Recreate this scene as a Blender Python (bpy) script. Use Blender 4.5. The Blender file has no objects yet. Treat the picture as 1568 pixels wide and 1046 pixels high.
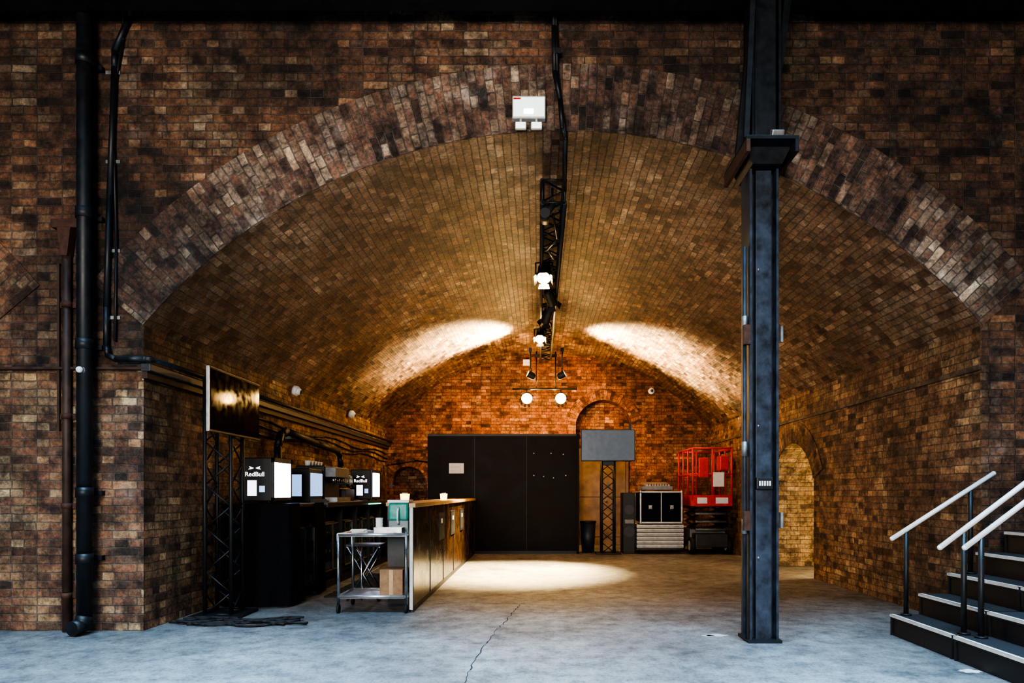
import bpy, bmesh, math, random
from mathutils import Vector, Matrix, Euler, noise as mnoise
random.seed(7)
pi=math.pi
# ------------------------------------------------------------------ materials
def new_mat(name):
    m=bpy.data.materials.new(name); m.use_nodes=True
    nt=m.node_tree; b=nt.nodes['Principled BSDF']; return m,nt,b
def N(nt,t,**k):
    n=nt.nodes.new(t)
    for a,v in k.items(): setattr(n,a,v)
    return n
def L(nt,a,b): nt.links.new(a,b)
def math_n(nt,op,a,b=None,clamp=False):
    n=nt.nodes.new('ShaderNodeMath'); n.operation=op; n.use_clamp=clamp
    for i,v in enumerate((a,b)):
        if v is None: continue
        if isinstance(v,(int,float)): n.inputs[i].default_value=v
        else: nt.links.new(v,n.inputs[i])
    return n.outputs[0]
def mixc(nt,fac,a,b,mode='MIX'):
    n=nt.nodes.new('ShaderNodeMix'); n.data_type='RGBA'; n.blend_type=mode
    for s,v in ((n.inputs[0],fac),(n.inputs[6],a),(n.inputs[7],b)):
        if isinstance(v,(int,float)): s.default_value=v
        elif isinstance(v,tuple): s.default_value=(v[0],v[1],v[2],1)
        else: nt.links.new(v,s)
    return n.outputs[2]
def noise(nt,vec,scale,detail=4,rough=.55):
    n=N(nt,'ShaderNodeTexNoise'); n.inputs['Scale'].default_value=scale
    n.inputs['Detail'].default_value=detail; n.inputs['Roughness'].default_value=rough
    L(nt,vec,n.inputs['Vector']); return n
def ramp(nt,fac,stops,interp='LINEAR'):
    r=N(nt,'ShaderNodeValToRGB'); r.color_ramp.interpolation=interp
    el=r.color_ramp.elements
    while len(el)<len(stops): el.new(.5)
    for e,(p,c) in zip(el,stops): e.position=p; e.color=(c[0],c[1],c[2],1)
    L(nt,fac,r.inputs[0]); return r.outputs[0]
def brick_mat(name,cols,mortar=(.12,.11,.10),soot=.55,white=.25,rough=.72,bump=.9,row=.075,bw=.226,gain=1.0,var=.42):
    m,nt,b=new_mat(name)
    tc=N(nt,'ShaderNodeTexCoord'); uv=tc.outputs['UV']; ob=tc.outputs['Object']
    dn=noise(nt,uv,7,3)
    sub=N(nt,'ShaderNodeVectorMath',operation='SUBTRACT'); L(nt,dn.outputs['Color'],sub.inputs[0]); sub.inputs[1].default_value=(.5,.5,.5)
    sc=N(nt,'ShaderNodeVectorMath',operation='SCALE'); L(nt,sub.outputs[0],sc.inputs[0]); sc.inputs['Scale'].default_value=.026
    ad=N(nt,'ShaderNodeVectorMath',operation='ADD'); L(nt,uv,ad.inputs[0]); L(nt,sc.outputs[0],ad.inputs[1])
    br=N(nt,'ShaderNodeTexBrick'); br.offset=.5; br.squash=.52; br.squash_frequency=2
    L(nt,ad.outputs[0],br.inputs['Vector'])
    br.inputs['Color1'].default_value=(0,0,0,1); br.inputs['Color2'].default_value=(1,1,1,1)
    br.inputs['Mortar'].default_value=(.5,.5,.5,1); br.inputs['Scale'].default_value=1
    br.inputs['Mortar Size'].default_value=.0062; br.inputs['Mortar Smooth'].default_value=.5
    br.inputs['Brick Width'].default_value=bw; br.inputs['Row Height'].default_value=row
    big=noise(nt,ob,.9,7,.7)
    rnd=math_n(nt,'MULTIPLY',math_n(nt,'SUBTRACT',br.outputs['Color'],.5),var)
    v=math_n(nt,'ADD',rnd,math_n(nt,'MULTIPLY',math_n(nt,'SUBTRACT',big.outputs['Fac'],.5),2.0))
    v=math_n(nt,'ADD',v,.48,True)
    n=len(cols)
    col=ramp(nt,v,[(i/(n-1),c) for i,c in enumerate(cols)])
    fine=noise(nt,ob,30,6,.8)
    fr=ramp(nt,fine.outputs['Fac'],[(.32,(.32,.32,.32)),(.66,(1.5,1.5,1.5))])
    col=mixc(nt,1.0,col,fr,'MULTIPLY')
    wn=noise(nt,ob,2.3,8,.78)
    wf=ramp(nt,wn.outputs['Fac'],[(.55,(0,0,0)),(.72,(1,1,1))])
    wf=math_n(nt,'MULTIPLY',wf,white)
    col=mixc(nt,wf,col,(.42,.39,.35))
    col=mixc(nt,math_n(nt,'MULTIPLY',br.outputs['Fac'],.8),col,mortar)
    sn=noise(nt,ob,.55,6,.62)
    sf=ramp(nt,sn.outputs['Fac'],[(.40,(1-soot,1-soot,1-soot)),(.62,(1.2,1.2,1.2))])
    col=mixc(nt,1.0,col,sf,'MULTIPLY')
    s2=noise(nt,ob,5,6,.75)
    sf2=ramp(nt,s2.outputs['Fac'],[(.38,(.32,.31,.32)),(.6,(1.3,1.25,1.2))])
    col=mixc(nt,1.0,col,sf2,'MULTIPLY')
    bd=ramp(nt,br.outputs['Color'],[(.08,(.5,.48,.48)),(.15,(1,1,1))])
    col=mixc(nt,1.0,col,bd,'MULTIPLY')
    bl=ramp(nt,br.outputs['Color'],[(.88,(1,1,1)),(.95,(1.5,1.48,1.42))])
    col=mixc(nt,1.0,col,bl,'MULTIPLY')
    col=mixc(nt,1.0,col,(gain,gain,gain),'MULTIPLY')
    L(nt,col,b.inputs['Base Color'])
    rr=ramp(nt,fine.outputs['Fac'],[(.3,(rough+.15,)*3),(.7,(rough-.1,)*3)]); L(nt,rr,b.inputs['Roughness'])
    h=math_n(nt,'SUBTRACT',math_n(nt,'ADD',math_n(nt,'MULTIPLY',fine.outputs['Fac'],.8),math_n(nt,'MULTIPLY',br.outputs['Color'],.5)),math_n(nt,'MULTIPLY',br.outputs['Fac'],1.0))
    bp=N(nt,'ShaderNodeBump'); bp.inputs['Strength'].default_value=bump; bp.inputs['Distance'].default_value=.018
    L(nt,h,bp.inputs['Height']); L(nt,bp.outputs[0],b.inputs['Normal'])
    return m
def simple(name,col,rough=.5,metal=0,var=.25,scale=14,bump=.0,emit=None,es=0,spec=None,trans=0):
    m,nt,b=new_mat(name)
    tc=N(nt,'ShaderNodeTexCoord'); n=noise(nt,tc.outputs['Object'],scale,4,.6)
    lo=tuple(max(0,c*(1-var)) for c in col); hi=tuple(min(1,c*(1+var)) for c in col)
    c=ramp(nt,n.outputs['Fac'],[(.3,lo),(.7,hi)])
    L(nt,c,b.inputs['Base Color']); b.inputs['Metallic'].default_value=metal
    r=math_n(nt,'ADD',math_n(nt,'MULTIPLY',math_n(nt,'SUBTRACT',n.outputs['Fac'],.5),.25),rough,True)
    L(nt,r,b.inputs['Roughness'])
    if bump:
        bp=N(nt,'ShaderNodeBump'); bp.inputs['Strength'].default_value=bump; bp.inputs['Distance'].default_value=.01
        L(nt,n.outputs['Fac'],bp.inputs['Height']); L(nt,bp.outputs[0],b.inputs['Normal'])
    if emit: b.inputs['Emission Color'].default_value=(*emit,1); b.inputs['Emission Strength'].default_value=es
    if spec is not None: b.inputs['Specular IOR Level'].default_value=spec
    if trans: b.inputs['Transmission Weight'].default_value=trans
    return m
BR_FRONT=brick_mat('brick_front',[(.02,.015,.012),(.07,.042,.028),(.13,.064,.036),(.19,.092,.047),(.22,.15,.09),(.36,.28,.19)],mortar=(.085,.075,.063),white=.35,soot=.6,gain=1.12)
BR_PIER=brick_mat('brick_pier',[(.04,.03,.025),(.13,.078,.05),(.24,.11,.06),(.28,.18,.10),(.36,.27,.16),(.48,.39,.27)],mortar=(.13,.115,.095),white=.3,soot=.45,gain=1.1)
BR_RING=brick_mat('brick_ring',[(.03,.024,.021),(.09,.056,.042),(.17,.09,.058),(.19,.14,.10),(.28,.21,.155),(.42,.37,.31)],mortar=(.095,.085,.072),white=.65,soot=.5,row=.075,bw=.225,gain=1.3)
BR_VAULT=brick_mat('brick_vault',[(.038,.03,.026),(.12,.078,.054),(.23,.132,.082),(.26,.178,.12),(.33,.25,.18),(.44,.36,.27)],mortar=(.10,.085,.07),white=.28,rough=.42,soot=.45)
BR_SIDE=brick_mat('brick_side',[(.045,.03,.02),(.15,.082,.048),(.26,.135,.07),(.30,.185,.10),(.36,.25,.14),(.44,.33,.20)],mortar=(.11,.09,.07),white=.18,soot=.5,gain=1.1)
BR_BACK=brick_mat('brick_back',[(.08,.032,.02),(.18,.07,.035),(.28,.11,.05),(.30,.14,.07),(.32,.17,.09),(.40,.24,.14)],mortar=(.08,.055,.04),white=.08,soot=.5,var=.6)
BR_YEL=brick_mat('brick_yellow',[(.14,.095,.05),(.27,.19,.10),(.38,.28,.15),(.36,.27,.15)],white=.1,soot=.3)

def floor_mat():
    m,nt,b=new_mat('concrete_floor')
    tc=N(nt,'ShaderNodeTexCoord'); ob=tc.outputs['Object']
    n1=noise(nt,ob,.7,7,.65); n2=noise(nt,ob,5,8,.78); n3=noise(nt,ob,45,6,.85)
    c=ramp(nt,n1.outputs['Fac'],[(.35,(.11,.113,.115)),(.65,(.27,.27,.265))])
    c2=ramp(nt,n2.outputs['Fac'],[(.36,(.45,.45,.46)),(.5,(.95,.95,.95)),(.68,(1.4,1.4,1.4))])
    c=mixc(nt,1,c,c2,'MULTIPLY')
    c3=ramp(nt,n3.outputs['Fac'],[(.38,(.2,.2,.2)),(.48,(1.03,1.03,1.03))])
    c=mixc(nt,1,c,c3,'MULTIPLY')
    L(nt,c,b.inputs['Base Color'])
    r=ramp(nt,n2.outputs['Fac'],[(.35,(.6,.6,.6)),(.65,(.36,.36,.36))]); L(nt,r,b.inputs['Roughness'])
    bp=N(nt,'ShaderNodeBump'); bp.inputs['Strength'].default_value=.4; bp.inputs['Distance'].default_value=.01
    L(nt,math_n(nt,'ADD',n3.outputs['Fac'],n2.outputs['Fac']),bp.inputs['Height']); L(nt,bp.outputs[0],b.inputs['Normal'])
    return m
FLOOR=floor_mat()
BLACK=simple('black_paint',(.010,.010,.011),.5)
PARTI=simple('black_painted_plywood',(.011,.0075,.0055),.5,scale=3,bump=.1,spec=.12)
CLOTH=simple('black_cloth',(.007,.0075,.010),.95,scale=40,bump=.3,spec=.1)
IRON=simple('painted_cast_iron',(.008,.010,.013),.5,scale=10,bump=.2,var=.5)
STEELB=simple('worn_blue_steel',(.026,.034,.050),.5,scale=9,bump=.25,var=.7)
RUST=simple('rusty_steel',(.06,.024,.014),.75,scale=16,bump=.4,var=.6)
PIPEB=simple('brown_pipe',(.045,.024,.017),.6,scale=8,bump=.3,var=.5)
CHROME=simple('brushed_steel',(.42,.43,.45),.3,1,scale=20,var=.15)
ALU=simple('aluminium',(.55,.55,.55),.35,.8,scale=20,var=.1)
WHITE=simple('white_plastic',(.75,.76,.76),.4,var=.06)
OFFW=simple('off_white_paint',(.55,.53,.49),.5,var=.15)
RUBBER=simple('black_rubber',(.012,.012,.013),.75)
WOODTOP=simple('plywood_top',(.45,.28,.13),.45,scale=6,var=.25)
BARW=simple('dark_varnished_wood',(.036,.018,.009),.26,scale=5,var=.6,bump=.05)
RED=simple('red_paint',(.60,.025,.015),.38,var=.2)
DGREY=simple('dark_grey_plastic',(.03,.032,.035),.4)
GREY=simple('grey_steel',(.18,.18,.18),.5,.3)
LEAD=simple('lead_flashing',(.03,.04,.05),.5,scale=6,bump=.3,var=.4)
CARD=simple('cardboard',(.30,.17,.09),.85)
PAPER=simple('paper',(.75,.74,.70),.8,var=.05)
SCREEN=simple('tv_screen_glass',(.006,.004,.003),.08,var=.1,spec=.02)
SCREEN2=simple('tv_screen_reflection_glow',(.02,.022,.025),.2,emit=(.45,.5,.56),es=.22)  # grey emission stands in for the reflection on this screen
GLASSG=simple('cooler_glass',(.012,.022,.02),.12,var=.4,emit=(.12,.3,.26),es=.02)
FR_LIT=simple('lit_fridge_door',(.8,.8,.85),.3,emit=(.66,.70,1.0),es=16,var=.1)
FR_LOGO=simple('lit_logo_white',(.8,.8,.8),.4,emit=(.9,.93,1.0),es=2.2)
BLUESCR=simple('lit_blue_panel',(.3,.4,.6),.3,emit=(.25,.42,.75),es=1.5)
TEAL=simple('teal_plastic',(.04,.26,.22),.25,emit=(.05,.5,.4),es=.04)
BOTTLE=simple('bottle_glass',(.01,.03,.02),.15)
TEALL=simple('teal_led',(.1,.6,.5),.3,emit=(.1,.9,.6),es=3)
LAMPW=simple('lamp_lens_warm',(1,.9,.7),.3,emit=(1,.72,.34),es=220,var=.02)
LAMPO=simple('lamp_lens_amber',(1,.8,.5),.3,emit=(1,.60,.20),es=320,var=.02)
LAMPD=simple('lamp_glass_soft',(1,.85,.6),.3,emit=(1,.68,.34),es=10,var=.02)
GREENL=simple('green_indicator',(.3,.9,.5),.3,emit=(.3,1,.5),es=10)
LITS=simple('exit_sign_panel',(.8,.85,.82),.4,emit=(.8,1,.88),es=.9,var=.05)
GOLD=simple('candle_glow',(.8,.45,.12),.3,.2,var=.1,emit=(1,.48,.10),es=7)
GALV=simple('galvanised',(.28,.29,.29),.5,.7,var=.35)
CRACK=simple('dark_crack',(.02,.02,.022),.95)
DOORM=simple('old_door_paint',(.16,.115,.08),.55,scale=4,var=.4)
GRIT=simple('black_tread',(.014,.016,.019),.75,scale=60,bump=.6)
CLEAR=simple('clear_plastic',(.6,.7,.7),.15,var=.1,trans=.6)

# ------------------------------------------------------------------ builder
class B:
    def __init__(s,name): s.bm=bmesh.new(); s.mats=[]; s.name=name; s.uv=s.bm.loops.layers.uv.new('UVMap')
    def mi(s,m):
        if m not in s.mats: s.mats.append(m)
        return s.mats.index(m)
    def _merge(s,t,mat,M=None,smooth=False):
        if M is not None: t.transform(M)
        i=s.mi(mat); vm={}
        for v in t.verts: vm[v]=s.bm.verts.new(v.co)
        for f in t.faces:
            try: nf=s.bm.faces.new([vm[v] for v in f.verts])
            except ValueError: continue
            nf.material_index=i; nf.smooth=(smooth and len(f.verts)<=4)
        t.free()
    def box(s,c,d,mat,rot=(0,0,0),bev=0):
        t=bmesh.new(); bmesh.ops.create_cube(t,size=1)
        bmesh.ops.scale(t,vec=d,verts=t.verts)
        if bev: bmesh.ops.bevel(t,geom=t.edges[:],offset=bev,segments=2,affect='EDGES',profile=.5)
        M=Matrix.Translation(c)@Euler(rot).to_matrix().to_4x4()
        s._merge(t,mat,M)
    def bx(s,x0,x1,y0,y1,z0,z1,mat,bev=0): s.box(((x0+x1)/2,(y0+y1)/2,(z0+z1)/2),(x1-x0,y1-y0,z1-z0),mat,bev=bev)
    def cyl(s,p1,p2,r,mat,r2=None,seg=14,cap=True):
        p1=Vector(p1);p2=Vector(p2);d=p2-p1
        if d.length<1e-6: return
        t=bmesh.new(); bmesh.ops.create_cone(t,cap_ends=cap,segments=seg,radius1=r,radius2=r if r2 is None else r2,depth=d.length)
        M=Matrix.Translation((p1+p2)/2)@d.to_track_quat('Z','Y').to_matrix().to_4x4()
        s._merge(t,mat,M,True)
    def sph(s,c,r,mat,sc=(1,1,1),seg=14):
        t=bmesh.new(); bmesh.ops.create_uvsphere(t,u_segments=seg,v_segments=max(6,seg//2),radius=r)
        s._merge(t,mat,Matrix.Translation(c)@Matrix.Diagonal((*sc,1)),True)
    def tube(s,pts,r,mat,seg=8):
        for a,b_ in zip(pts,pts[1:]): s.cyl(a,b_,r,mat,seg=seg)
        for p in pts[1:-1]: s.sph(p,r,mat,seg=8)
    def prism(s,pts,vec,mat):
        t=bmesh.new(); vec=Vector(vec)
        a=[t.verts.new(p) for p in pts]; b_=[t.verts.new(Vector(p)+vec) for p in pts]
        t.faces.new(a[::-1]); t.faces.new(b_)
        n=len(a)
        for i in range(n): t.faces.new((a[i],a[(i+1)%n],b_[(i+1)%n],b_[i]))
        s._merge(t,mat)
    def quad(s,ps,uvs,mat,smooth=False):
        vs=[s.bm.verts.new(p) for p in ps]; f=s.bm.faces.new(vs); f.material_index=s.mi(mat); f.smooth=smooth
        for l,u in zip(f.loops,uvs): l[s.uv].uv=u
    def done(s,parent=None,merge=False,recalc=True):
        if merge: bmesh.ops.remove_doubles(s.bm,verts=s.bm.verts,dist=1e-5)
        if recalc: bmesh.ops.recalc_face_normals(s.bm,faces=s.bm.faces)
        me=bpy.data.meshes.new(s.name); s.bm.to_mesh(me); s.bm.free()
        for m in s.mats: me.materials.append(m)
        o=bpy.data.objects.new(s.name,me); bpy.context.collection.objects.link(o)
        if parent: o.parent=parent
        return o
def truss(b,p1,p2,w,mat,u=(1,0,0),n=10,r=.018,r2=.009,h=None):
    p1=Vector(p1);p2=Vector(p2);d=(p2-p1).normalized();u=Vector(u).normalized();v=d.cross(u).normalized();h=h or w
    cs=[u*w/2+v*h/2,-u*w/2+v*h/2,-u*w/2-v*h/2,u*w/2-v*h/2]
    for c in cs: b.cyl(p1+c,p2+c,r,mat,seg=10)
    for i in range(n):
        a=p1.lerp(p2,i/n); e=p1.lerp(p2,(i+1)/n)
        for k in range(4):
            c0=cs[k];c1=cs[(k+1)%4]
            if i%2: c0,c1=c1,c0
            b.cyl(a+c0,e+c1,r2,mat,seg=6)
    for i in (0,n):
        a=p1.lerp(p2,i/n)
        for k in range(4): b.cyl(a+cs[k],a+cs[(k+1)%4],r2,mat,seg=6)

# ------------------------------------------------------------------ room shell
CX,CZ,R=.215,-.45,4.95
XL,XR=-3.56,3.99
YF,YB=6.15,16.0
def zv(x,r=R): return CZ+math.sqrt(max(0,r*r-(x-CX)**2))
def seg_top(u,u0,u1,sp,top):
    h=top-sp; a=(u1-u0)/2; r=(a*a+h*h)/(2*h); c=(u0+u1)/2
    return top-r+math.sqrt(max(0,r*r-(u-c)**2))
def frange(a,b,st):
    n=max(1,int(math.ceil((b-a)/st))); return [a+(b-a)*i/n for i in range(n+1)]
b=B('floor'); 
b.quad([(-12,-6,0),(12,-6,0),(12,17.5,0),(-12,17.5,0)],[(0,0),(1,0),(1,1),(0,1)],FLOOR); b.done()
b=B('wall_front')
def vq(b,f,u0,u1,lo0,lo1,hi0,hi1,mat):
    b.quad([f(u0,lo0),f(u1,lo1),f(u1,hi1),f(u0,hi0)],[(u0,lo0),(u1,lo1),(u1,hi1),(u0,hi0)],mat)
ff=lambda u,z:(u,YF,z)
TOP=7.4
vq(b,ff,-11,XL,0,0,2.36,2.36,BR_PIER); vq(b,ff,-11,XL,2.36,2.36,TOP,TOP,BR_FRONT)
vq(b,ff,XR,11,0,0,TOP,TOP,BR_FRONT)
xs=frange(XL,XR,.12)
for a,c in zip(xs,xs[1:]): vq(b,ff,a,c,zv(a),zv(c),TOP,TOP,BR_FRONT)
b.done(recalc=False)
def ring(name,cx,a0,a1,r0,r1,y0,y1,mat,cz=CZ):
    b=B(name); n=72
    for i in range(n):
        t0=a0+(a1-a0)*i/n; t1=a0+(a1-a0)*(i+1)/n
        P=lambda r,t,y:(cx+r*math.cos(t),y,cz+r*math.sin(t))
        rm=(r0+r1)/2
        b.quad([P(r0,t0,y0),P(r0,t1,y0),P(r1,t1,y0),P(r1,t0,y0)],[(r0,rm*t0),(r0,rm*t1),(r1,rm*t1),(r1,rm*t0)],mat)
        b.quad([P(r1,t0,y0),P(r1,t1,y0),P(r1,t1,y1),P(r1,t0,y1)],[(y0,rm*t0),(y0,rm*t1),(y1,rm*t1),(y1,rm*t0)],mat)
        b.quad([P(r0,t0,y0),P(r0,t1,y0),P(r0,t1,y1),P(r0,t0,y1)],[(y0,rm*t0),(y0,rm*t1),(y1,rm*t1),(y1,rm*t0)],mat)
    return b.done(recalc=False)
sp=math.atan2(2.752-CZ,3.775)
ring('trim_1',CX,sp,pi-sp,R,R+.6,YF-.012,YF+.004,BR_RING)
ring('trim_2',CX-8.9,sp,pi-sp,R,R+.55,YF-.012,YF+.01,BR_FRONT)
ring('trim_3',CX+8.9,sp,pi-sp,R,R+.55,YF-.012,YF+.01,BR_FRONT)
b=B('ceiling'); n=60; ys=frange(YF,YB,1.25)
for i in range(n):
    t0=sp+(pi-2*sp)*i/n; t1=sp+(pi-2*sp)*(i+1)/n
    for y0,y1 in zip(ys,ys[1:]):
        P=lambda t,y:(CX+R*math.cos(t),y,CZ+R*math.sin(t))
        b.quad([P(t0,y0),P(t0,y1),P(t1,y1),P(t1,y0)],[(y0,R*t0),(y1,R*t0),(y1,R*t1),(y0,R*t1)],BR_VAULT,True)
b.done(merge=True,recalc=False)
b=B('wall_left'); fl=lambda u,z:(XL,u,z)
vq(b,fl,YF,YB,0,0,2.753,2.753,BR_SIDE); b.done(recalc=False)
b=B('wall_right'); fr=lambda u,z:(XR,u,z)
D0,D1,DS,DT=9.9,11.6,1.45,2.02
vq(b,fr,YF,D0,0,0,2.753,2.753,BR_SIDE); vq(b,fr,D1,YB,0,0,2.753,2.753,BR_SIDE)
us=frange(D0,D1,.07)
for a,c in zip(us,us[1:]): vq(b,fr,a,c,seg_top(a,D0,D1,DS,DT),seg_top(c,D0,D1,DS,DT),2.753,2.753,BR_SIDE)
XE=5.4
b.quad([(XR,D1,0),(XE,D1,0),(XE,D1,DS),(XR,D1,DS)],[(0,0),(XE-XR,0),(XE-XR,DS),(0,DS)],BR_YEL)
b.quad([(XR,D0,0),(XE,D0,0),(XE,D0,DS),(XR,D0,DS)],[(0,0),(XE-XR,0),(XE-XR,DS),(0,DS)],BR_YEL)
b.quad([(XE,D0,0),(XE,D1,0),(XE,D1,2.1),(XE,D0,2.1)],[(D0,0),(D1,0),(D1,2.1),(D0,2.1)],BR_YEL)
for a,c in zip(us,us[1:]):
    za,zc=seg_top(a,D0,D1,DS,DT),seg_top(c,D0,D1,DS,DT)
    b.quad([(XR,a,za),(XR,c,zc),(XE,c,zc),(XE,a,za)],[(XR,a),(XR,c),(XE,c),(XE,a)],BR_YEL)
b.done(recalc=False)
def seg_ring(name,f,u0,u1,spz,top,w,mat,prot):
    b=B(name); h=top-spz; a=(u1-u0)/2; r=(a*a+h*h)/(2*h); c=(u0+u1)/2; cz=top-r
    al=math.acos(min(1,a/r)); nn=24
    for i in range(nn):
        t0=al+(pi-2*al)*i/nn; t1=al+(pi-2*al)*(i+1)/nn
        P=lambda rr,t,o:f(c+rr*math.cos(t),cz+rr*math.sin(t),o)
        b.quad([P(r,t0,prot),P(r,t1,prot),P(r+w,t1,prot),P(r+w,t0,prot)],[(0,r*t0),(0,r*t1),(w,r*t1),(w,r*t0)],mat)
        b.quad([P(r+w,t0,prot),P(r+w,t1,prot),P(r+w,t1,0),P(r+w,t0,0)],[(0,r*t0),(0,r*t1),(.02,r*t1),(.02,r*t0)],mat)
    return b.done(recalc=False)
seg_ring('trim_5',lambda u,z,o:(XR-o,u,z),D0,D1,DS,DT,.34,BR_SIDE,.012)
b=B('wall_back'); fb=lambda u,z:(u,YB,z)
A0,A1,AS,AT=.87,2.17,2.62,3.42
E0,E1,ES,ET=-3.50,-2.62,1.4,1.86
def strips(a0,a1,lo):
    us=frange(a0,a1,.08)
    for a,c in zip(us,us[1:]): vq(b,fb,a,c,lo(a),lo(c),zv(a),zv(c),BR_BACK)
strips(XL,E0,lambda u:0); strips(E0,E1,lambda u:seg_top(u,E0,E1,ES,ET)); strips(E1,A0,lambda u:0)
strips(A0,A1,lambda u:seg_top(u,A0,A1,AS,AT)); strips(A1,XR,lambda u:0)
for (u0,u1,s_,t_,dep,mat) in ((A0,A1,AS,AT,.45,BR_BACK),(E0,E1,ES,ET,.5,BR_BACK)):
    for u in (u0,u1):
        b.quad([(u,YB,0),(u,YB+dep,0),(u,YB+dep,s_),(u,YB,s_)],[(0,0),(dep,0),(dep,s_),(0,s_)],mat)
    us=frange(u0,u1,.06)
    for a,c in zip(us,us[1:]):
        za,zc=seg_top(a,u0,u1,s_,t_),seg_top(c,u0,u1,s_,t_)
        b.quad([(a,YB,za),(c,YB,zc),(c,YB+dep,zc),(a,YB+dep,za)],[(0,a),(0,c),(dep,c),(dep,a)],mat)
        b.quad([(a,YB+dep,0),(c,YB+dep,0),(c,YB+dep,zc),(a,YB+dep,za)],[(a,0),(c,0),(c,zc),(a,za)],mat)
b.done(recalc=False)
seg_ring('trim_6',lambda u,z,o:(u,YB-o,z),A0,A1,AS,AT,.24,BR_BACK,.02)
seg_ring('trim_7',lambda u,z,o:(u,YB-o,z),E0,E1,ES,ET,.22,BR_BACK,.015)
b=B('trim_8')
b.bx(-11,XL+.07,YF-.05,YF,2.345,2.37,PIPEB,.006); b.bx(XL,XL+.09,YF-.05,YB,2.33,2.40,LEAD,.008)
b.bx(XL,XL+.05,YF-.03,YB,2.27,2.33,PIPEB); b.done()
b=B('trim_9'); b.bx(XR-.03,XR,YF,YB,2.35,2.40,BR_SIDE,.01); b.done()
b=B('door_1')
b.bx(A0+.02,A1-.02,YB+.30,YB+.36,0,2.3,DOORM,.01)
for x0,x1 in ((A0+.1,1.47),(1.57,A1-.1)):
    b.bx(x0,x1,YB+.28,YB+.30,.2,1.0,DOORM,.01); b.bx(x0,x1,YB+.28,YB+.30,1.15,2.15,DOORM,.01)
b.bx(1.51,1.53,YB+.285,YB+.3,0,2.3,BLACK); b.sph((1.6,YB+.27,1.05),.03,GALV); b.done()
b=B('ceiling_beam')
b.bx(-11,11,5.6,5.92,5.42,5.46,IRON); b.bx(-11,11,5.74,5.78,5.46,5.9,IRON); b.bx(-11,11,5.6,5.92,5.9,5.94,IRON)
for i in range(-10,11): b.bx(i-.01,i+.01,5.62,5.9,5.46,5.9,IRON)
b.done()
b=B('floor_crack'); pts=[(-.2,7.6),(-.25,7.2),(-.31,6.7),(-.38,6.17),(-.43,5.63),(-.48,4.98),(-.49,4.45),(-.55,3.2)]
fine=[]
for (x0,y0),(x1,y1) in zip(pts,pts[1:]):
    for k in range(8): fine.append((x0+(x1-x0)*k/8+random.uniform(-.014,.014),y0+(y1-y0)*k/8))
for (x0,y0),(x1,y1) in zip(fine,fine[1:]):
    w=random.uniform(.002,.006); b.quad([(x0-w,y0,.002),(x0+w,y0,.002),(x1+w,y1,.002),(x1-w,y1,.002)],[(0,0)]*4,CRACK)
b.done()
b=B('paint_splash')
for (x0,y0,rx,ry) in ((1.54,5.95,.10,.05),(1.47,5.93,.05,.03),(3.0,4.75,.07,.05),(1.0,13.0,.04,.04)):
    pts=[(x0+rx*math.cos(k*pi/9)*(1+.25*math.sin(k*2.3)),y0+ry*math.sin(k*pi/9)*(1+.25*math.cos(k*1.7)),.0015) for k in range(18)]
    b.prism(pts,(0,0,.001),OFFW)
b.done()

# ------------------------------------------------------------------ pipes on pier
b=B('cast_iron_downpipe'); px,py=-3.99,YF-.155
b.cyl((px,py,.12),(px,py,TOP),.06,IRON,seg=20)
for z in (.62,1.2,2.5,3.65,5.0): b.cyl((px,py,z),(px,py,z+.09),.07,IRON,seg=20); b.bx(px-.085,px+.085,YF-.05,YF,z+.02,z+.06,IRON); b.bx(px-.03,px+.03,py,YF,z+.02,z+.06,IRON)
b.tube([(px,py,.16),(px-.01,py-.02,.08),(px-.03,py-.12,.07)],.066,IRON,seg=16); b.done()
b=B('cable_conduit')
b.tube([(-3.66,YF-.03,TOP),(-3.67,YF-.03,5.5),(-3.80,YF-.035,5.2),(-3.80,YF-.035,5.05),(-3.84,YF-.04,3.9),(-3.87,YF-.04,2.9),(-3.87,YF-.04,2.55),(-3.85,YF-.05,2.47),(-3.76,YF-.08,2.43),(-3.5,YF-.09,2.43),(-3.44,YF-.04,2.43),(-3.44,8,2.43),(-3.44,12,2.43),(-3.44,YB-.03,2.43)],.026,IRON,seg=10)
b.tube([(-3.72,YF-.025,TOP),(-3.73,YF-.025,5.3),(-3.82,YF-.025,4.8),(-3.79,YF-.025,3.4),(-3.80,YF-.03,2.6)],.012,BLACK,seg=8)
for z in (5.0,4.2,3.4,2.8): b.bx(-3.89,-3.76,YF-.02,YF,z,z+.03,GALV)
b.done()
b=B('rusty_wall_pipe')
b.cyl((-4.22,YF-.045,0),(-4.22,YF-.045,3.6),.035,PIPEB,seg=14); b.bx(-4.34,-4.1,YF-.09,YF,3.6,3.68,RUST,.01)
b.prism([(-4.28,YF-.01,3.6),(-4.16,YF-.01,3.6),(-4.19,YF-.01,3.35),(-4.25,YF-.01,3.35)],(0,-.08,0),RUST)
for z in (.3,1.1,1.9,2.9): b.bx(-4.29,-4.15,YF-.03,YF,z,z+.05,RUST); b.cyl((-4.22,YF-.045,z),(-4.22,YF-.045,z+.05),.043,RUST)
b.bx(-4.32,-4.30,YF-.03,YF,1.8,3.3,PIPEB)
b.done()
b=B('wall_sensor'); b.sph((-3.98,YF-.235,2.31),.028,WHITE); b.cyl((-3.98,YF-.21,2.31),(-3.98,YF-.19,2.31),.03,GALV); b.done()
b=B('wall_cables')
for k,z in enumerate((2.15,2.08,2.0)):
    pts=[(XL+.025,y,z-.04*math.sin(y*2+k)) for y in frange(7.2,15.9,.6)]; b.tube(pts,.013,BLACK,seg=6)
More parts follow.
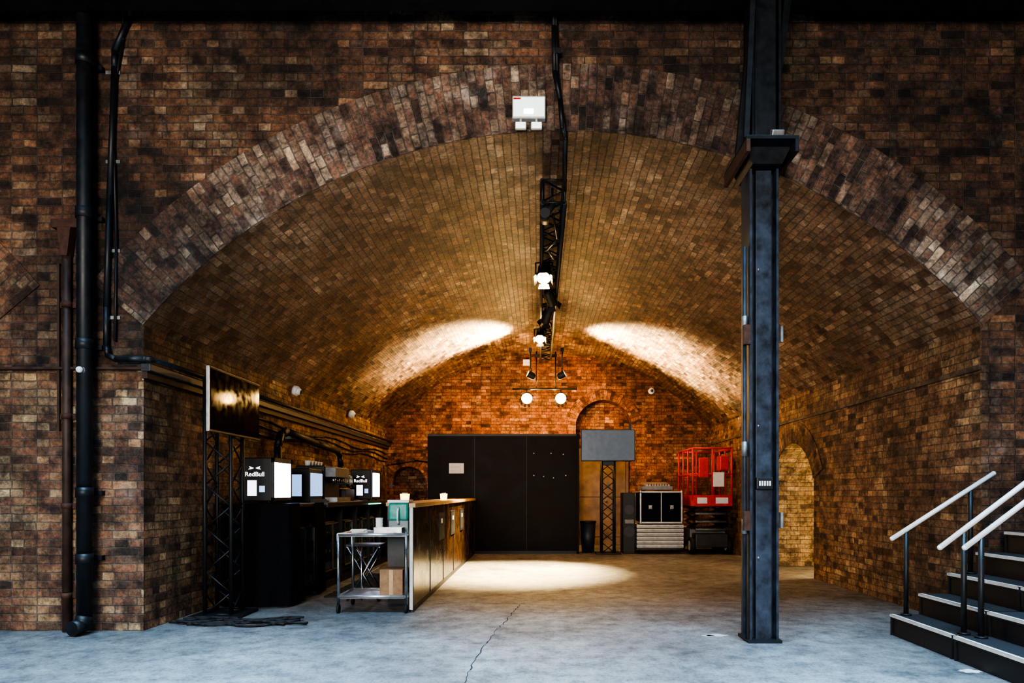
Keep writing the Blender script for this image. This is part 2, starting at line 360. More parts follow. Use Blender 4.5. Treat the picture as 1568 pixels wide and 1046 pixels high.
b.tube([(XL+.03,15.9,1.9),(XL+.1,YB-.04,1.9),(-2.9,YB-.03,2.0),(-2.3,YB-.03,1.95)],.015,BLACK,seg=6)
b.done()
b=B('ventilation_pipe')
b.tube([(-3.42,8.95,1.5),(-3.42,8.95,1.85),(-3.42,9.05,2.02),(-3.42,9.25,2.08),(-3.42,10.5,2.0),(-3.42,11.6,1.95),(-3.42,11.75,1.88),(-3.42,11.8,1.7),(-3.42,11.8,1.5)],.05,IRON,seg=12)
for y in (9.6,10.9): b.bx(XL,-3.42,y-.02,y+.02,2.0,2.04,GALV)
b.done()

# ------------------------------------------------------------------ steel column
cx,cy=1.87,5.78; ct=3.93
b=B('steel_column')
b.bx(cx-.12,cx-.10,cy-.12,cy+.12,0,ct,STEELB); b.bx(cx+.10,cx+.12,cy-.12,cy+.12,0,ct,STEELB)
b.bx(cx-.10,cx+.10,cy-.02,cy+.02,0,ct,STEELB)
b.bx(cx-.06,cx+.07,cy-.09,cy-.02,0,ct,STEELB,.004)
b.bx(cx-.14,cx+.14,cy-.15,cy+.15,0,.025,IRON)
b.cyl((cx-.145,cy-.06,0.02),(cx-.145,cy-.06,3.3),.016,STEELB)
for z in (.9,1.55,2.6): b.cyl((cx-.145,cy-.06,z),(cx-.145,cy-.06,z+.12),.024,GALV)
for z in (.98,2.52): b.bx(cx-.175,cx-.12,cy-.15,cy-.1,z-.05,z+.11,RUST); b.bx(cx+.13,cx+.15,cy-.14,cy-.1,z-.03,z+.1,GALV)
for z in (.7,1.8,3.1): b.sph((cx-.04,cy-.09,z),.010,GALV,seg=8)
b.bx(cx-.07,cx+.07,cy-.14,cy-.09,1.27,1.37,BLACK,.008)
for i in range(5): b.bx(cx-.05+i*.021,cx-.037+i*.021,cy-.143,cy-.14,1.30,1.34,WHITE)
b.prism([(cx-.12,cy-.2,ct),(cx+.12,cy-.2,ct),(cx+.19,cy-.2,ct+.14),(cx-.19,cy-.2,ct+.14)],(0,.4,0),IRON)
b.bx(cx-.21,cx+.21,cy-.33,cy+.33,ct+.14,ct+.17,IRON,.004)
b.bx(cx-.21,cx-.18,cy-.33,cy+.33,ct+.04,ct+.14,RUST); b.bx(cx+.18,cx+.21,cy-.33,cy+.33,ct+.04,ct+.14,IRON)
zt=ct+.17
b.bx(cx-.07,cx+.11,cy-.1,cy+.1,zt,5.42,IRON,.01)
b.bx(cx-.10,cx-.08,cy-.12,cy+.12,zt,5.42,IRON); b.bx(cx+.12,cx+.14,cy-.12,cy+.12,zt,5.42,IRON)
b.prism([(cx-.21,cy-.04,zt),(cx-.15,cy-.04,zt),(cx-.04,cy-.04,5.2),(cx-.10,cy-.04,5.2)],(0,.05,0),IRON)
b.prism([(cx-.22,cy-.3,zt),(cx-.18,cy-.3,zt),(cx-.12,cy-.3,5.42),(cx-.16,cy-.3,5.42)],(0,.05,0),IRON)
b.prism([(cx+.10,cy-.04,4.5),(cx+.14,cy-.04,4.5),(cx+.26,cy-.04,5.42),(cx+.20,cy-.04,5.42)],(0,.05,0),IRON)
b.prism([(cx+.10,cy-.04,zt),(cx+.2,cy-.04,zt),(cx+.14,cy-.04,4.6),(cx+.10,cy-.04,4.6)],(0,.05,0),IRON)
b.done()
b=B('small_floodlight'); b.box((cx+.06,cy-.25,zt+.05),(.10,.07,.06),ALU,rot=(.5,0,0),bev=.008); b.bx(cx+.05,cx+.07,cy-.26,cy-.22,zt,zt+.05,ALU); b.done()

# ------------------------------------------------------------------ exit light, cable
b=B('emergency_exit_light')
y0=YF-.014
b.bx(-.235,.06,y0-.07,y0,4.57,4.77,OFFW,.008); b.bx(-.225,.05,y0-.074,y0-.07,4.585,4.755,LITS)
b.bx(-.13,-.05,y0-.078,y0-.074,4.61,4.65,GREENL)
for x in (-.16,-.02):
    b.cyl((x,y0-.05,4.57),(x,y0-.05,4.53),.012,OFFW); b.box((x,y0-.07,4.50),(.10,.05,.06),OFFW,rot=(.25,0,0),bev=.008); b.box((x,y0-.098,4.493),(.085,.006,.048),LITS,rot=(.25,0,0))
b.bx(-.225,-.16,y0-.0755,y0-.074,4.735,4.75,RED)
b.done()
b=B('hanging_cable')
b.tube([(.13,YF-.05,5.9),(.135,YF-.06,5.4),(.14,YF-.06,5.0),(.19,YF-.06,4.75),(.21,YF-.06,4.5),(.24,YF-.03,4.42),(.25,6.7,4.26)],.022,BLACK,seg=8)
b.tube([(.15,YF-.05,5.9),(.155,YF-.06,5.4),(.165,YF-.06,5.0),(.2,YF-.06,4.7),(.235,YF-.06,4.45),(.26,6.7,4.2)],.014,BLACK,seg=8)
b.bx(.12,.2,YF-.08,YF-.025,5.15,5.2,BLACK); b.done()

# ------------------------------------------------------------------ lighting truss
b=B('ceiling_lighting_truss')
truss(b,(.145,6.7,4.2),(.145,14.6,4.2),.22,BLACK,n=32,r=.024,r2=.012)
for y in (7.3,9.5,11.7,14.0): 
    b.cyl((.145,y,4.28),(.145,y,4.497),.012,BLACK); b.bx(.06,.23,y-.03,y+.03,4.28,4.32,BLACK)
b.cyl((.145,6.72,4.08),(.05,6.68,3.93),.03,DGREY); b.cyl((.06,6.6,3.95),(.06,6.78,3.95),.05,BLACK)
b.tube([(.145,7,4.1),(.2,7.4,4.0),(.1,7.8,4.02),(.18,8.2,4.05)],.012,BLACK,seg=6)
b.done()
def lamp(name,loc,dr,r,ln,lens,top,power,ang,col,blend=.5,ldir=None,soft=.05,barn=True):
    loc=Vector(loc); d=Vector(dr).normalized(); b=B(name)
    b.cyl(loc-d*ln,loc,r,BLACK,seg=20,cap=False); b.cyl(loc-d*(ln+.05),loc-d*ln,r*.6,BLACK,r2=r,seg=20)
    b.cyl(loc-d*.03,loc-d*.02,r*.93,lens,seg=20)
    side=d.cross(Vector((0,0,1))).normalized()
    up=side.cross(d).normalized()
    mid=loc-d*ln*.5
    for s in (-1,1): b.cyl(mid+side*s*r,mid+side*s*r*1.25,.012,BLACK); b.cyl(mid+side*s*r*1.25,Vector((mid.x+side.x*s*r*1.25,mid.y+side.y*s*r*1.25,mid.z+r*1.6)),.01,BLACK,seg=6)
    a=mid+side*r*1.25;c=mid-side*r*1.25; zt=mid.z+r*1.6
    b.cyl((a.x,a.y,zt),(c.x,c.y,zt),.01,BLACK,seg=6); b.cyl((mid.x,mid.y,zt),(mid.x,mid.y,top),.014,BLACK,seg=8); b.bx(mid.x-.03,mid.x+.03,mid.y-.03,mid.y+.03,top-.05,top+.03,BLACK)
    if barn:
        for v in (up,-up,side,-side):
            w=(side if abs(v.dot(up))>.5 else up)
            p=loc+v*r; q=loc+v*(r*1.35)+d*r*.7
            ps=[p-w*r*.7,p+w*r*.7,q+w*r*.85,q-w*r*.85]
            b.prism(ps,v*.004,BLACK)
    o=b.done()
    if power:
        ld=bpy.data.lights.new(name+'_bulb','SPOT'); ld.energy=power; ld.spot_size=ang; ld.spot_blend=blend; ld.color=col; ld.shadow_soft_size=soft
        lo=bpy.data.objects.new('bulb',ld); bpy.context.collection.objects.link(lo); lo.parent=o
        dd=Vector(ldir).normalized() if ldir else d
        lo.location=loc+d*.03; lo.rotation_euler=dd.to_track_quat('-Z','Y').to_euler()
    return o
WARM=(1,.74,.42); AMB=(1,.52,.19)
lamp('stage_spotlight',(.06,8.55,3.93),(-.05,-.55,-.7),.085,.2,LAMPW,4.1,220,1.7,WARM,ldir=(-.03,.5,-1),blend=.9)
lamp('stage_spotlight',(.02,11.9,3.92),(-.05,-.7,-.65),.08,.2,LAMPW,4.1,17000,.94,(1,.73,.36),blend=1.0,ldir=(-.10,-.26,-1))
lamp('stage_spotlight',(.2,9.8,3.95),(.3,.7,-.6),.075,.2,DGREY,4.1,0,1,WARM)
lamp('stage_spotlight',(.1,10.8,3.95),(-.3,.6,-.7),.075,.22,DGREY,4.1,0,1,WARM)
lamp('vault_wash_floodlight',(-.22,13.6,3.62),(-1.2,-.3,.6),.07,.12,LAMPW,4.1,9500,1.5,(1,.72,.34),blend=1.0,ldir=(-1.15,-.3,.62),barn=False,soft=.12)
lamp('vault_wash_floodlight',(.52,13.6,3.62),(1.2,-.25,.6),.07,.12,LAMPW,4.1,9500,1.5,(1,.72,.34),blend=1.0,ldir=(1.35,-.2,.55),barn=False,soft=.12)
b=B('lighting_crossbar')
b.cyl((-.55,14.3,3.42),(.8,14.3,3.42),.024,BLACK)
for x in (-.05,.35): b.cyl((x,14.3,3.42),(x,14.3,4.2),.014,BLACK)
b.bx(-.08,.38,14.27,14.33,4.08,4.14,BLACK); b.done()
for x in (-.25,.46):
    b=B('amber_floodlight')
    b.cyl((x,14.3,3.396),(x,14.3,3.33),.012,BLACK); b.bx(x-.08,x+.08,14.25,14.33,3.29,3.33,BLACK)
    b.sph((x,14.28,3.22),.11,LAMPO,sc=(1,.7,1)); b.cyl((x,14.34,3.30),(x,14.34,3.14),.03,BLACK)
    for k in range(10):
        a=k*2*pi/10; u=Vector((math.cos(a),0,math.sin(a))); t=Vector((-u.z,0,u.x))
        p=Vector((x,14.36,3.22))+u*.08; q=p+u*.08+Vector((0,.12,0))
        b.prism([p-t*.012,p+t*.012,q+t*.024,q-t*.024],Vector((0,.004,0)),BLACK)
    b.cyl((x-.0,14.345,3.22),(x,14.36,3.22),.085,BLACK,seg=16)
    o=b.done()
    ld=bpy.data.lights.new('amber','POINT'); ld.energy=130; ld.color=AMB; ld.shadow_soft_size=.012
    lo=bpy.data.objects.new('bulb',ld); bpy.context.collection.objects.link(lo); lo.parent=o; lo.location=(x,14.43,3.2)
for p,nrm in (((-3.46,9.8,2.70),(1,0,-.3)),((-3.46,12.7,2.70),(1,0,-.3)),((2.63,YB-.07,3.62),(0,-1,0))):
    b=B('dome_camera'); p=Vector(p); d=Vector(nrm).normalized()
    b.cyl(p-d*.06,p,.07,WHITE,seg=18); b.sph(p,.058,WHITE); b.sph(p+d*.035,.035,DGREY); b.done()
b=B('junction_box'); b.bx(-.37,-.2,YB-.08,YB,4.22,4.36,WHITE,.01); b.done()

# ------------------------------------------------------------------ TVs
def tower(b,x,y,w,h):
    truss(b,(x,y,.03),(x,y,h),w,BLACK,n=int(h/.2),r=.02,r2=.009); b.bx(x-.25,x+.25,y-.25,y+.25,0,.03,BLACK,.006)
b=B('television_on_truss_stand')
tower(b,-3.2,6.94,.26,2.4)
b.bx(-3.055,-3.022,6.27,7.38,1.81,2.41,BLACK,.006); b.bx(-3.022,-3.018,6.285,7.365,1.83,2.39,SCREEN); b.bx(-3.05,-3.022,6.258,6.27,1.81,2.41,ALU,.002)
b.bx(-3.03,-3.016,6.27,7.38,1.81,1.822,BLACK); b.bx(-3.03,-3.016,6.27,7.38,2.398,2.41,BLACK)
for z in (2.0,2.25): b.bx(-3.1,-3.05,6.85,7.0,z-.03,z+.03,BLACK)
b.done()
b=B('television_on_truss_stand')
tower(b,1.41,13.95,.26,1.9)
b.bx(.85,1.94,13.74,13.80,1.88,2.52,BLACK,.01); b.bx(.865,1.925,13.735,13.74,1.90,2.505,SCREEN2); b.bx(1.3,1.52,13.8,13.85,1.8,2.3,BLACK)
b.done()

# ------------------------------------------------------------------ draped table & fridges
def drape(b,path,z0,z1,mat,amp=.03):
    P=[Vector((p[0],p[1],0)) for p in path]; s=0; prev=None
    for a,c in zip(P,P[1:]):
        d=(c-a); ln=d.length; d.normalize(); nn=Vector((d.y,-d.x,0)); k=int(ln/.012)
        for i in range(k+1):
            t=ln*i/k; cols=[]
            for j in range(9):
                f=j/8; z=z1+(z0-z1)*f
                o=amp*(.1+f)*(mnoise.noise(Vector(((s+t)*11,f*1.2,3.1)))*1.6+mnoise.noise(Vector(((s+t)*27,f*2.5,7.7)))*.7)+.04*f+.01
                q=a+d*t+nn*o; cols.append((q.x,q.y,z))
            if prev:
                for j in range(8): b.quad([prev[j],cols[j],cols[j+1],prev[j+1]],[(0,0)]*4,mat,True)
            prev=cols
        s+=ln
def cooler(b,y0,y1,x=-2.78,z0=.0,z1=.86):
    b.bx(x-.55,x-.03,y0,y1,z0+.04,z1,BLACK,.01)
    for y in (y0+.06,y1-.06):
        for xx in (x-.5,x-.1): b.cyl((xx,y,z0),(xx,y,z0+.05),.02,RUBBER)
    m=(y0+y1)/2
    for a,c in ((y0+.02,m),(m,y1-.02)):
        b.bx(x-.03,x-.015,a+.03,c-.03,z0+.15,z1-.05,GLASSG)
        b.bx(x-.03,x,a,a+.02,z0+.12,z1-.02,GREY); b.bx(x-.03,x,c-.02,c,z0+.12,z1-.02,GREY); b.bx(x-.03,x,a,c,z1-.04,z1-.02,GREY); b.bx(x-.03,x,a,c,z0+.12,z0+.14,GREY)
        for zz in (.35,.6):
            for k in range(5):
                yy=a+.06+k*(c-a-.12)/4; b.cyl((x-.012,yy,z0+zz-.1),(x-.012,yy,z0+zz+.06),.008,BOTTLE,seg=6)
b=B('draped_table')
b.bx(-3.45,-2.72,7.42,8.6,1.08,1.12,BLACK,.005)
for x,y in ((-3.4,7.47),(-2.77,7.47),(-3.4,8.55),(-2.77,8.55)): b.cyl((x,y,0),(x,y,1.08),.02,GALV)
drape(b,[(-3.45,7.42),(-2.72,7.42),(-2.72,7.75)],.02,1.125,CLOTH)
drape(b,[(-2.72,8.25),(-2.72,8.6)],.02,1.125,CLOTH)
cooler(b,7.78,8.5)
b.done(merge=True)
def fridge(name,x0,x1,y0,y1,z0,h):
    b=B(name); z1=z0+h
    b.bx(x0,x1,y0,y1,z0+.02,z1,BLACK,.012)
    for x in (x0+.04,x1-.04):
        for y in (y0+.04,y1-.04): b.cyl((x,y,z0),(x,y,z0+.03),.015,RUBBER)
    b.bx(x1,x1+.02,y0+.03,y1-.03,z0+.06,z1-.05,FR_LIT); b.bx(x1,x1+.026,y0,y0+.03,z0+.03,z1,DGREY); b.bx(x1,x1+.026,y1-.03,y1,z0+.03,z1,DGREY)
    b.bx(x1,x1+.026,y0,y1,z1-.05,z1,DGREY); b.bx(x1,x1+.026,y0,y1,z0+.03,z0+.06,DGREY)
    cxm=(x0+x1)/2
    for s in (-1,1):
        b.prism([(cxm+s*.01,y0-.001,z1-.115),(cxm+s*.06,y0-.001,z1-.095),(cxm+s*.05,y0-.001,z1-.115),(cxm+s*.07,y0-.001,z1-.13),(cxm+s*.03,y0-.001,z1-.125)],(0,-.003,0),FR_LOGO)
    b.bx(x0+.1,x0+.2,y0-.004,y0,z0+.08,z0+.25,FR_LOGO); b.bx(x0+.23,x0+.29,y0-.004,y0,z0+.12,z0+.19,BLUESCR)
    o=b.done()
    cu=bpy.data.curves.new('lettering','FONT'); cu.body='RedBull'; cu.size=.07; cu.align_x='CENTER'; cu.extrude=.001; cu.materials.append(FR_LOGO)
    t=bpy.data.objects.new('lettering',cu); bpy.context.collection.objects.link(t); t.parent=o
    t.location=(cxm,y0-.003,z1-.205); t.rotation_euler=(pi/2,0,0)
fridge('drinks_fridge',-3.30,-2.94,7.5,8.06,1.13,.50)
b=B('back_bar_counter')
b.bx(-3.5,-2.7,8.75,12.6,1.05,1.12,DGREY,.006)
b.bx(-3.5,-2.76,8.75,12.6,.0,.08,BLACK); b.bx(-3.5,-3.45,8.75,12.6,.08,1.05,BLACK)
for y in frange(8.75,12.6,.96): b.bx(-3.45,-2.74,y-.02,y+.02,.08,1.05,BLACK)
cooler(b,8.8,9.66,z0=.08); cooler(b,9.76,10.62,z0=.08); cooler(b,10.72,11.56,z0=.08)
b.done()
b=B('drinks_dispenser')
b.bx(-3.3,-2.95,8.78,9.3,1.12,1.56,BLACK,.01); b.bx(-2.95,-2.935,8.82,9.26,1.2,1.5,BLUESCR); b.bx(-2.95,-2.88,8.8,9.28,1.12,1.16,DGREY); b.bx(-3.2,-3.05,8.775,8.78,1.2,1.48,BLUESCR)
b.done()
b=B('coffee_machine')
b.bx(-3.35,-2.95,9.4,10.1,1.14,1.62,BLACK,.015); b.bx(-2.95,-2.8,9.42,10.08,1.46,1.6,GREY,.01); b.bx(-2.95,-2.78,9.42,10.08,1.12,1.18,GALV)
for y in (9.55,9.75,9.95): b.cyl((-2.87,y,1.46),(-2.87,y,1.38),.03,CHROME); b.cyl((-2.87,y,1.39),(-2.76,y,1.36),.012,BLACK)
for k in range(5): b.cyl((-3.2,9.45+.13*k,1.62),(-3.2,9.45+.13*k,1.69),.035,WHITE,r2=.04)
b.done()
b=B('slush_machine')
b.bx(-3.35,-2.9,10.25,10.75,1.12,1.3,DGREY,.01)
for y in (10.37,10.62): b.cyl((-3.3,y,1.42),(-2.92,y,1.42),.1,CLEAR,seg=18); b.cyl((-2.92,y,1.36),(-2.86,y,1.33),.02,BLACK); b.bx(-3.3,-2.95,y-.1,y+.1,1.5,1.55,BLACK,.01)
b.done()
fridge('drinks_fridge',-3.05,-2.72,11.05,11.6,1.12,.5)
b=B('led_strip_lamp'); b.bx(-2.695,-2.68,10.8,11.6,1.06,1.075,TEALL); b.bx(-2.70,-2.695,10.78,11.62,1.05,1.085,BLACK); b.done()
b=B('rubber_floor_mat')
for i in range(14): b.bx(-2.55,-2.0,8.1+i*.17,8.2+i*.17,0,.018,RUBBER)
for x in (-2.55,-2.28,-2.03): b.bx(x,x+.04,8.1,10.4,0,.014,RUBBER)
b.done()
b=B('floor_cables')
for k in range(7):
    x0=random.uniform(-3.5,-3.2); pts=[]
    for i in range(12):
        pts.append((x0+i*.1+random.uniform(-.03,.03),6.38+.08*math.sin(i*.8+k)+k*.03,.013+.004*k))
    b.tube(pts,.011,RUBBER,seg=6)
b.bx(-3.0,-2.85,6.5,6.58,0,.04,BLACK,.005)
b.done()

# ------------------------------------------------------------------ bar counter
b=B('bar_counter')
XB=-1.31; Y0,Y1=7.1,13.88
b.bx(XB-.03,XB,Y0,Y1,.03,1.09,BARW)
b.bx(XB-.42,XB+.03,7.72,Y1,1.09,1.135,WOODTOP,.006); b.bx(XB-.04,XB+.03,Y0-.01,7.72,1.09,1.135,WOODTOP,.004)
b.bx(XB-.032,XB+.002,Y0-.015,Y0,.03,1.09,OFFW)
for i,y in enumerate(frange(Y0,Y1-.05,1.22)):
    if i: b.bx(XB-.33,XB-.03,y-.02,y+.03,.0,1.09,BLACK)
    b.bx(XB,XB+.006,y,y+.018,.03,1.09,BLACK)
b.bx(XB-.4,XB-.03,7.72,7.76,0,1.09,DGREY)
for z in (.35,.72): b.bx(XB-.33,XB-.03,7.76,Y1-.03,z,z+.025,OFFW)
for y in (8.9,10.1,11.3):
    b.bx(XB,XB+.012,y+.0,y+.5,.62,.98,BLACK); b.bx(XB+.012,XB+.014,y+.03,y+.47,.65,.95,DGREY); b.bx(XB+.012,XB+.015,y+.16,y+.3,.84,.9,OFFW)
b.bx(XB-.02,XB+.004,Y0,Y1,0,.06,BLACK)
b.done()
for x,y in ((-1.55,7.9),(-1.42,10.2)):
    b=B('candle_cup'); b.cyl((x,y,1.135),(x,y,1.23),.045,GOLD,r2=.055,seg=18,cap=True); b.cyl((x,y,1.21),(x,y,1.245),.045,OFFW,r2=.03); b.done()

# ------------------------------------------------------------------ service trolley
b=B('service_trolley')
x0,x1,y0,y1=-2.07,-1.37,7.05,7.6
for x in (x0,x1):
    for y in (y0,y1): b.cyl((x,y,.09),(x,y,.84 if x==x1 else .8),.016,CHROME); b.cyl((x,y,.1),(x,y,.06),.012,GREY); b.cyl((x-.012,y,.045),(x+.012,y,.045),.045,RUBBER,seg=18)
for z in (.15,.79):
    b.bx(x0,x1,y0,y1,z,z+.015,ALU)
    for a,c in (((x0,y0),(x1,y0)),((x1,y0),(x1,y1)),((x1,y1),(x0,y1)),((x0,y1),(x0,y0))): b.cyl((*a,z+.02),(*c,z+.02),.018,ALU)
b.cyl((x0+.1,y1,.05),(x0+.1,y1-.02,.6),.012,CHROME)
b.done()
b=B('drinks_jug'); zz=.806
b.bx(-1.61,-1.40,7.32,7.54,zz,zz+.14,CLEAR,.01); b.bx(-1.61,-1.4,7.31,7.55,zz+.14,zz+.33,TEAL,.02); b.bx(-1.62,-1.39,7.30,7.56,zz+.33,zz+.36,WHITE,.005); b.tube([(-1.5,7.3,zz+.1),(-1.5,7.25,zz+.14),(-1.5,7.25,zz+.24),(-1.5,7.31,zz+.28)],.01,WHITE); b.done()
b=B('steel_catering_tray')
b.bx(-1.72,-1.42,7.09,7.24,.807,.82,CHROME)
for a in ((-1.72,-1.715,7.09,7.24),(-1.425,-1.42,7.09,7.24),(-1.72,-1.42,7.09,7.095),(-1.72,-1.42,7.235,7.24)): b.bx(*a,.807,.88,CHROME)
b.done()
b=B('paper_napkins')
for k in range(6): b.box((-1.9+random.uniform(-.02,.02),7.25+random.uniform(-.02,.02),.812+.008*k),(.16,.16,.007),PAPER,rot=(0,0,random.uniform(-.3,.3)))
b.done()
b=B('paper_cup_stack')
for k in range(4): b.cyl((-1.74,7.45,.807+.03*k),(-1.74,7.45,.88+.03*k),.03,WHITE,r2=.04)
b.done()
b=B('cardboard_box'); b.bx(-1.66,-1.42,7.12,7.44,.166,.44,CARD,.004); b.box((-1.71,7.28,.44),(.1,.3,.005),CARD,rot=(0,-.5,0)); b.bx(-1.56,-1.52,7.118,7.12,.166,.44,WOODTOP); b.done()
b=B('folding_stool')
for y in (7.85,8.15):
    b.cyl((-2.2,y,0),(-1.84,y,.62),.014,CHROME); b.cyl((-1.84,y,0),(-2.2,y,.62),.014,CHROME)
b.cyl((-2.2,7.85,.62),(-2.2,8.15,.62),.014,CHROME); b.cyl((-1.84,7.85,.62),(-1.84,8.15,.62),.014,CHROME); b.bx(-2.22,-1.82,7.84,8.16,.62,.65,DGREY,.01); b.done()

# ------------------------------------------------------------------ partition
b=B('black_partition_wall')
b.bx(-2.27,.80,13.93,14.0,0,2.44,PARTI)
for x in (-1.31,-.25): b.bx(x-.004,x+.004,13.926,13.93,0,2.44,BLACK)
b.bx(-2.27,.80,13.915,13.93,2.40,2.44,BLACK); b.bx(-2.27,.8,13.92,13.93,0,.06,BLACK); b.bx(.77,.82,13.9,14.4,0,2.44,PARTI)
for x in (-2.2,-.8,.6): b.prism([(x,14.0,0),(x,14.6,0),(x,14.0,1.6)],(.05,0,0),WOODTOP)
for x,z in ((-.1,2.05),(.25,2.05),(.5,2.03),(-.1,1.6),(.3,1.55),(.1,1.58),(.55,1.6)): b.cyl((x,13.926,z),(x,13.93,z),.012,OFFW,seg=8)
b.done()
b=B('paper_notice'); b.bx(-1.83,-1.53,13.922,13.928,1.64,1.85,PAPER); 
for i in range(6): b.bx(-1.8,-1.58,13.921,13.922,1.81-.028*i,1.814-.028*i,GREY)
b.done()

# ------------------------------------------------------------------ right back equipment
b=B('stage_deck_stack')
for k in range(6):
    z=.13+k*.08; b.bx(2.0,2.95,13.9,14.9,z,z+.065,OFFW,.004); b.bx(2.02,2.93,13.895,13.9,z+.02,z+.04,GALV)
b.bx(2.0,2.95,13.92,14.88,.09,.13,DGREY)
for x in (2.08,2.87):
    for y in (14.0,14.8): b.cyl((x-.015,y,.045),(x+.015,y,.045),.045,RUBBER)
b.done()
def flightcase(name,x0,x1,y0,y1,z0,z1,lid=None):
    b=B(name); b.bx(x0,x1,y0,y1,z0,z1,CLOTH)
    e=.016
    for x in (x0,x1):
        for y in (y0,y1): b.bx(x-e,x+e,y-e,y+e,z0,z1,ALU,.004)
    for z in (z0+e,z1-e):
        for y in (y0,y1): b.bx(x0,x1,y-e,y+e,z-e,z+e,ALU,.004)
        for x in (x0,x1): b.bx(x-e,x+e,y0,y1,z-e,z+e,ALU,.004)
    for x in (x0,x1):
        for z in (z0+e,z1-e): b.sph((x,y0,z),.03,ALU,seg=10)
    m=(x0+x1)/2; zm=(z0+z1)/2
    b.bx(m-.008,m+.008,y0-.02,y0,z0,z1,ALU)
    for dx in (-.22,.22): b.bx(m+dx-.035,m+dx+.035,y0-.012,y0,zm-.04,zm+.04,GALV,.004); b.bx(m+dx-.025,m+dx+.025,y0-.02,y0-.01,zm-.02,zm-.01,BLACK)
    b.done()
flightcase('flight_case',2.08,2.92,13.95,14.7,.62,1.28)
b=B('mixing_desk'); b.bx(2.12,2.75,14.0,14.6,1.30,1.38,GREY,.01); b.box((2.45,14.3,1.42),(.5,.5,.05),ALU,rot=(.12,0,0),bev=.008)
for i in range(8): b.bx(2.25+i*.055,2.265+i*.055,14.02,14.045,1.385,1.43,DGREY)
b.done()
b=B('loudspeaker'); b.bx(1.72,1.97,13.95,14.4,0.0,1.25,BLACK,.015); b.cyl((1.85,13.95,.9),(1.85,13.94,.9),.1,DGREY,seg=20); b.cyl((1.85,13.95,.45),(1.85,13.94,.45),.11,DGREY,seg=20); b.bx(1.76,1.94,13.942,13.95,.62,.7,GREY); b.done()
b=B('waste_bin'); b.cyl((1.03,14.3,0),(1.03,14.3,.62),.13,simple('blue_plastic',(.02,.025,.04),.5),r2=.16,seg=20); b.cyl((1.03,14.3,.62),(1.03,14.3,.66),.17,BLACK,seg=20); b.done()
b=B('scissor_lift')
x0,x1,y0,y1=3.1,3.88,13.75,15.1
b.bx(x0+.06,x1-.06,y0,y1,.14,.42,DGREY,.02); b.bx(x0+.02,x1-.02,y0+.35,y1-.35,.2,.5,GREY,.02)
for x in (x0+.02,x1-.02):
    for y in (y0+.18,y1-.18): b.cyl((x-.05,y,.17),(x+.05,y,.17),.17,RUBBER,seg=24); b.cyl((x-.055,y,.17),(x+.055,y,.17),.1,OFFW,seg=18)
for x in (x0+.12,x1-.12):
    for k in range(3):
        z=.5+k*.16
        b.cyl((x,y0+.12,z),(x,y1-.12,z+.15),.028,IRON,seg=6); b.cyl((x+.04,y0+.12,z+.15),(x+.04,y1-.12,z),.028,IRON,seg=6)
for k in range(4):
    for y in (y0+.12,y1-.12): b.cyl((x0+.08,y,.5+k*.16),(x1-.08,y,.5+k*.16),.024,GREY)
b.bx(x0,x1,y0-.03,y1+.03,1.0,1.06,GREY,.005); b.bx(x0,x1,y0-.05,y0-.03,.98,1.2,RED,.004); b.bx(x0-.01,x0+.01,y0-.03,y1+.03,.98,1.2,RED); b.bx(x1-.01,x1+.01,y0-.03,y1+.03,.98,1.2,RED)
for x in (x0,(x0+x1)/2,x1):
    b.cyl((x,y0-.02,1.1),(x,y0-.02,2.14),.02,RED)
    b.cyl((x,y1+.02,1.1),(x,y1+.02,2.14),.02,RED)
for y in frange(y0,y1,.52):
    for x in (x0,x1): b.cyl((x,y,1.1),(x,y,2.14),.018,RED)
for z in (1.62,2.14):
    for y in (y0-.02,y1+.02): b.cyl((x0,y,z),(x1,y,z),.02,RED)
    for x in (x0,x1): b.cyl((x,y0-.02,z),(x,y1+.02,z),.02,RED)
b.bx(x0+.4,x0+.62,y0-.05,y0-.03,1.37,1.66,PAPER); b.bx(x0+.1,x0+.3,y0-.1,y0-.03,1.55,1.95,RED,.02); b.bx(x0+.08,x0+.28,y0-.055,y0-.05,1.03,1.15,WHITE); b.bx(x0+.45,x0+.7,y0-.055,y0-.05,1.03,1.15,WHITE)
b.bx(x1-.2,x1-.02,y0+.1,y0+.4,1.7,2.0,RED,.02)
b.done()

# ------------------------------------------------------------------ steps with handrails
b=B('stage_steps')
ya,ym,yb=4.15,5.08,5.98
for (s0,s1) in ((ya,ym-.015),(ym+.015,yb)):
    for k in range(5):
        xx=3.08+k*.25; z=.18*(k+1)
        b.bx(xx,xx+.30,s0,s1,z-.035,z,GRIT); b.bx(xx-.006,xx+.03,s0,s1,z-.004,z+.003,OFFW); b.bx(xx-.006,xx,s0,s1,z-.02,z+.003,OFFW)
        b.bx(xx+.01,xx+.02,s0+.02,s1-.02,(z-.18),z-.03,BLACK)
        b.bx(xx,xx+.25,s1-.02,s1,.0,z-.035,BLACK); b.bx(xx,xx+.25,s0,s0+.02,0,z-.035,BLACK)
b.bx(4.33,7.0,ya,yb,.86,.9,GRIT); b.bx(4.33,7.0,ya+.02,yb-.02,0,.86,BLACK)
b.done()
def rail(y,xa,za,xb_,zb,posts):
    b=B('stair_handrail')
    b.cyl((xa,y,za),(xb_,y,zb),.020,WHITE,seg=12); b.sph((xa,y,za),.020,WHITE); b.sph((xb_,y,zb),.020,WHITE)
    for px_ in posts:
        zr=za+(zb-za)*(px_-xa)/(xb_-xa); k=max(0,int((px_-3.08)/.25)); zs=.18*(k+1)+.002
        b.cyl((px_,y,zs),(px_,y,zr-.02),.02,BLACK,seg=12); b.cyl((px_,y,zs),(px_,y,zs+.012),.045,BLACK)
    b.done()
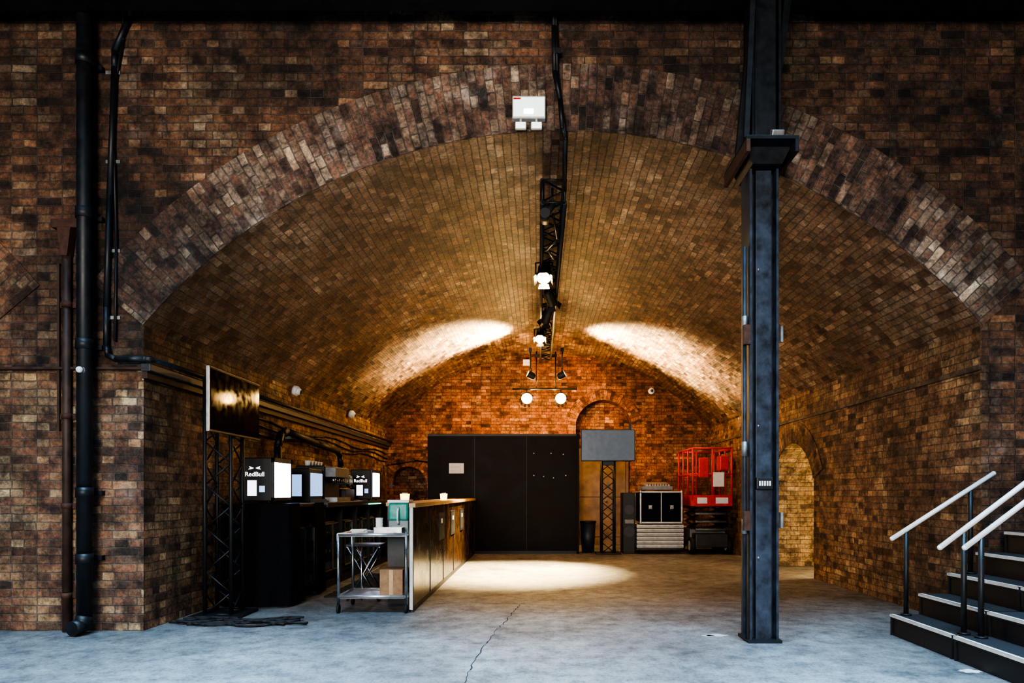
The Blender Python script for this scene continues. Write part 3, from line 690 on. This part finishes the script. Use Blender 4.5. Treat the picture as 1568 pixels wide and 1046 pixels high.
rail(5.93,3.07,.845,3.95,1.41,(3.19,3.75)); rail(5.14,3.02,.83,4.0,1.57,(3.2,3.95)); rail(5.0,3.12,.84,4.1,1.58,(3.24,4.0)); rail(4.2,3.05,.84,4.1,1.58,(3.19,3.95))
b=B('white_bucket'); b.cyl((4.22,5.6,.902),(4.22,5.6,1.12),.08,WHITE,r2=.10,seg=20); b.cyl((4.22,5.6,1.10),(4.22,5.6,1.12),.106,WHITE,seg=20); b.done()

b=B('bulkhead_lamp'); b.cyl((4.8,D0,.9),(4.8,D0+.05,.9),.1,GREY,seg=18); b.sph((4.8,D0+.06,.9),.08,LAMPD,sc=(1,.5,1)); o=b.done()
ld=bpy.data.lights.new('bulb','POINT'); ld.energy=85; ld.color=(1,.70,.34); ld.shadow_soft_size=.08
lo=bpy.data.objects.new('bulb',ld); bpy.context.collection.objects.link(lo); lo.parent=o; lo.location=(4.8,D0+.22,.9)

# ------------------------------------------------------------------ daylight and added fill
def area(name,loc,tgt,sx,sy,e,col,spread=pi):
    ld=bpy.data.lights.new(name,'AREA'); ld.shape='RECTANGLE'; ld.size=sx; ld.size_y=sy; ld.energy=e; ld.color=col; ld.spread=spread
    o=bpy.data.objects.new(name,ld); bpy.context.collection.objects.link(o); o.location=loc
    o.rotation_euler=(Vector(tgt)-Vector(loc)).to_track_quat('-Z','Y').to_euler()
area('unseen_area_light',(-.5,3.1,8.0),(-.5,3.7,0),9,1.6,620,(.40,.70,1.0),1.0)  # cool daylight on the front floor, from an unseen overhead source
area('unseen_area_light',(-2,-5.0,3.2),(0,8,2.6),4,3,1200,(1,.93,.85))  # added warm fill from behind the camera, brightens vault and front wall
w=bpy.data.worlds.new('world'); bpy.context.scene.world=w; w.use_nodes=True
bg=w.node_tree.nodes['Background']; bg.inputs[0].default_value=(.55,.68,.9,1); bg.inputs[1].default_value=.08
bpy.context.scene.view_settings.look='AgX - High Contrast'

cd=bpy.data.cameras.new('camera'); cam=bpy.data.objects.new('camera',cd); bpy.context.collection.objects.link(cam)
cam.location=(0,0,1.24); cam.rotation_euler=(pi/2,0,0)
cd.sensor_width=36; cd.lens=24; cd.shift_x=-41/1568; cd.shift_y=232/1568
bpy.context.scene.camera=cam
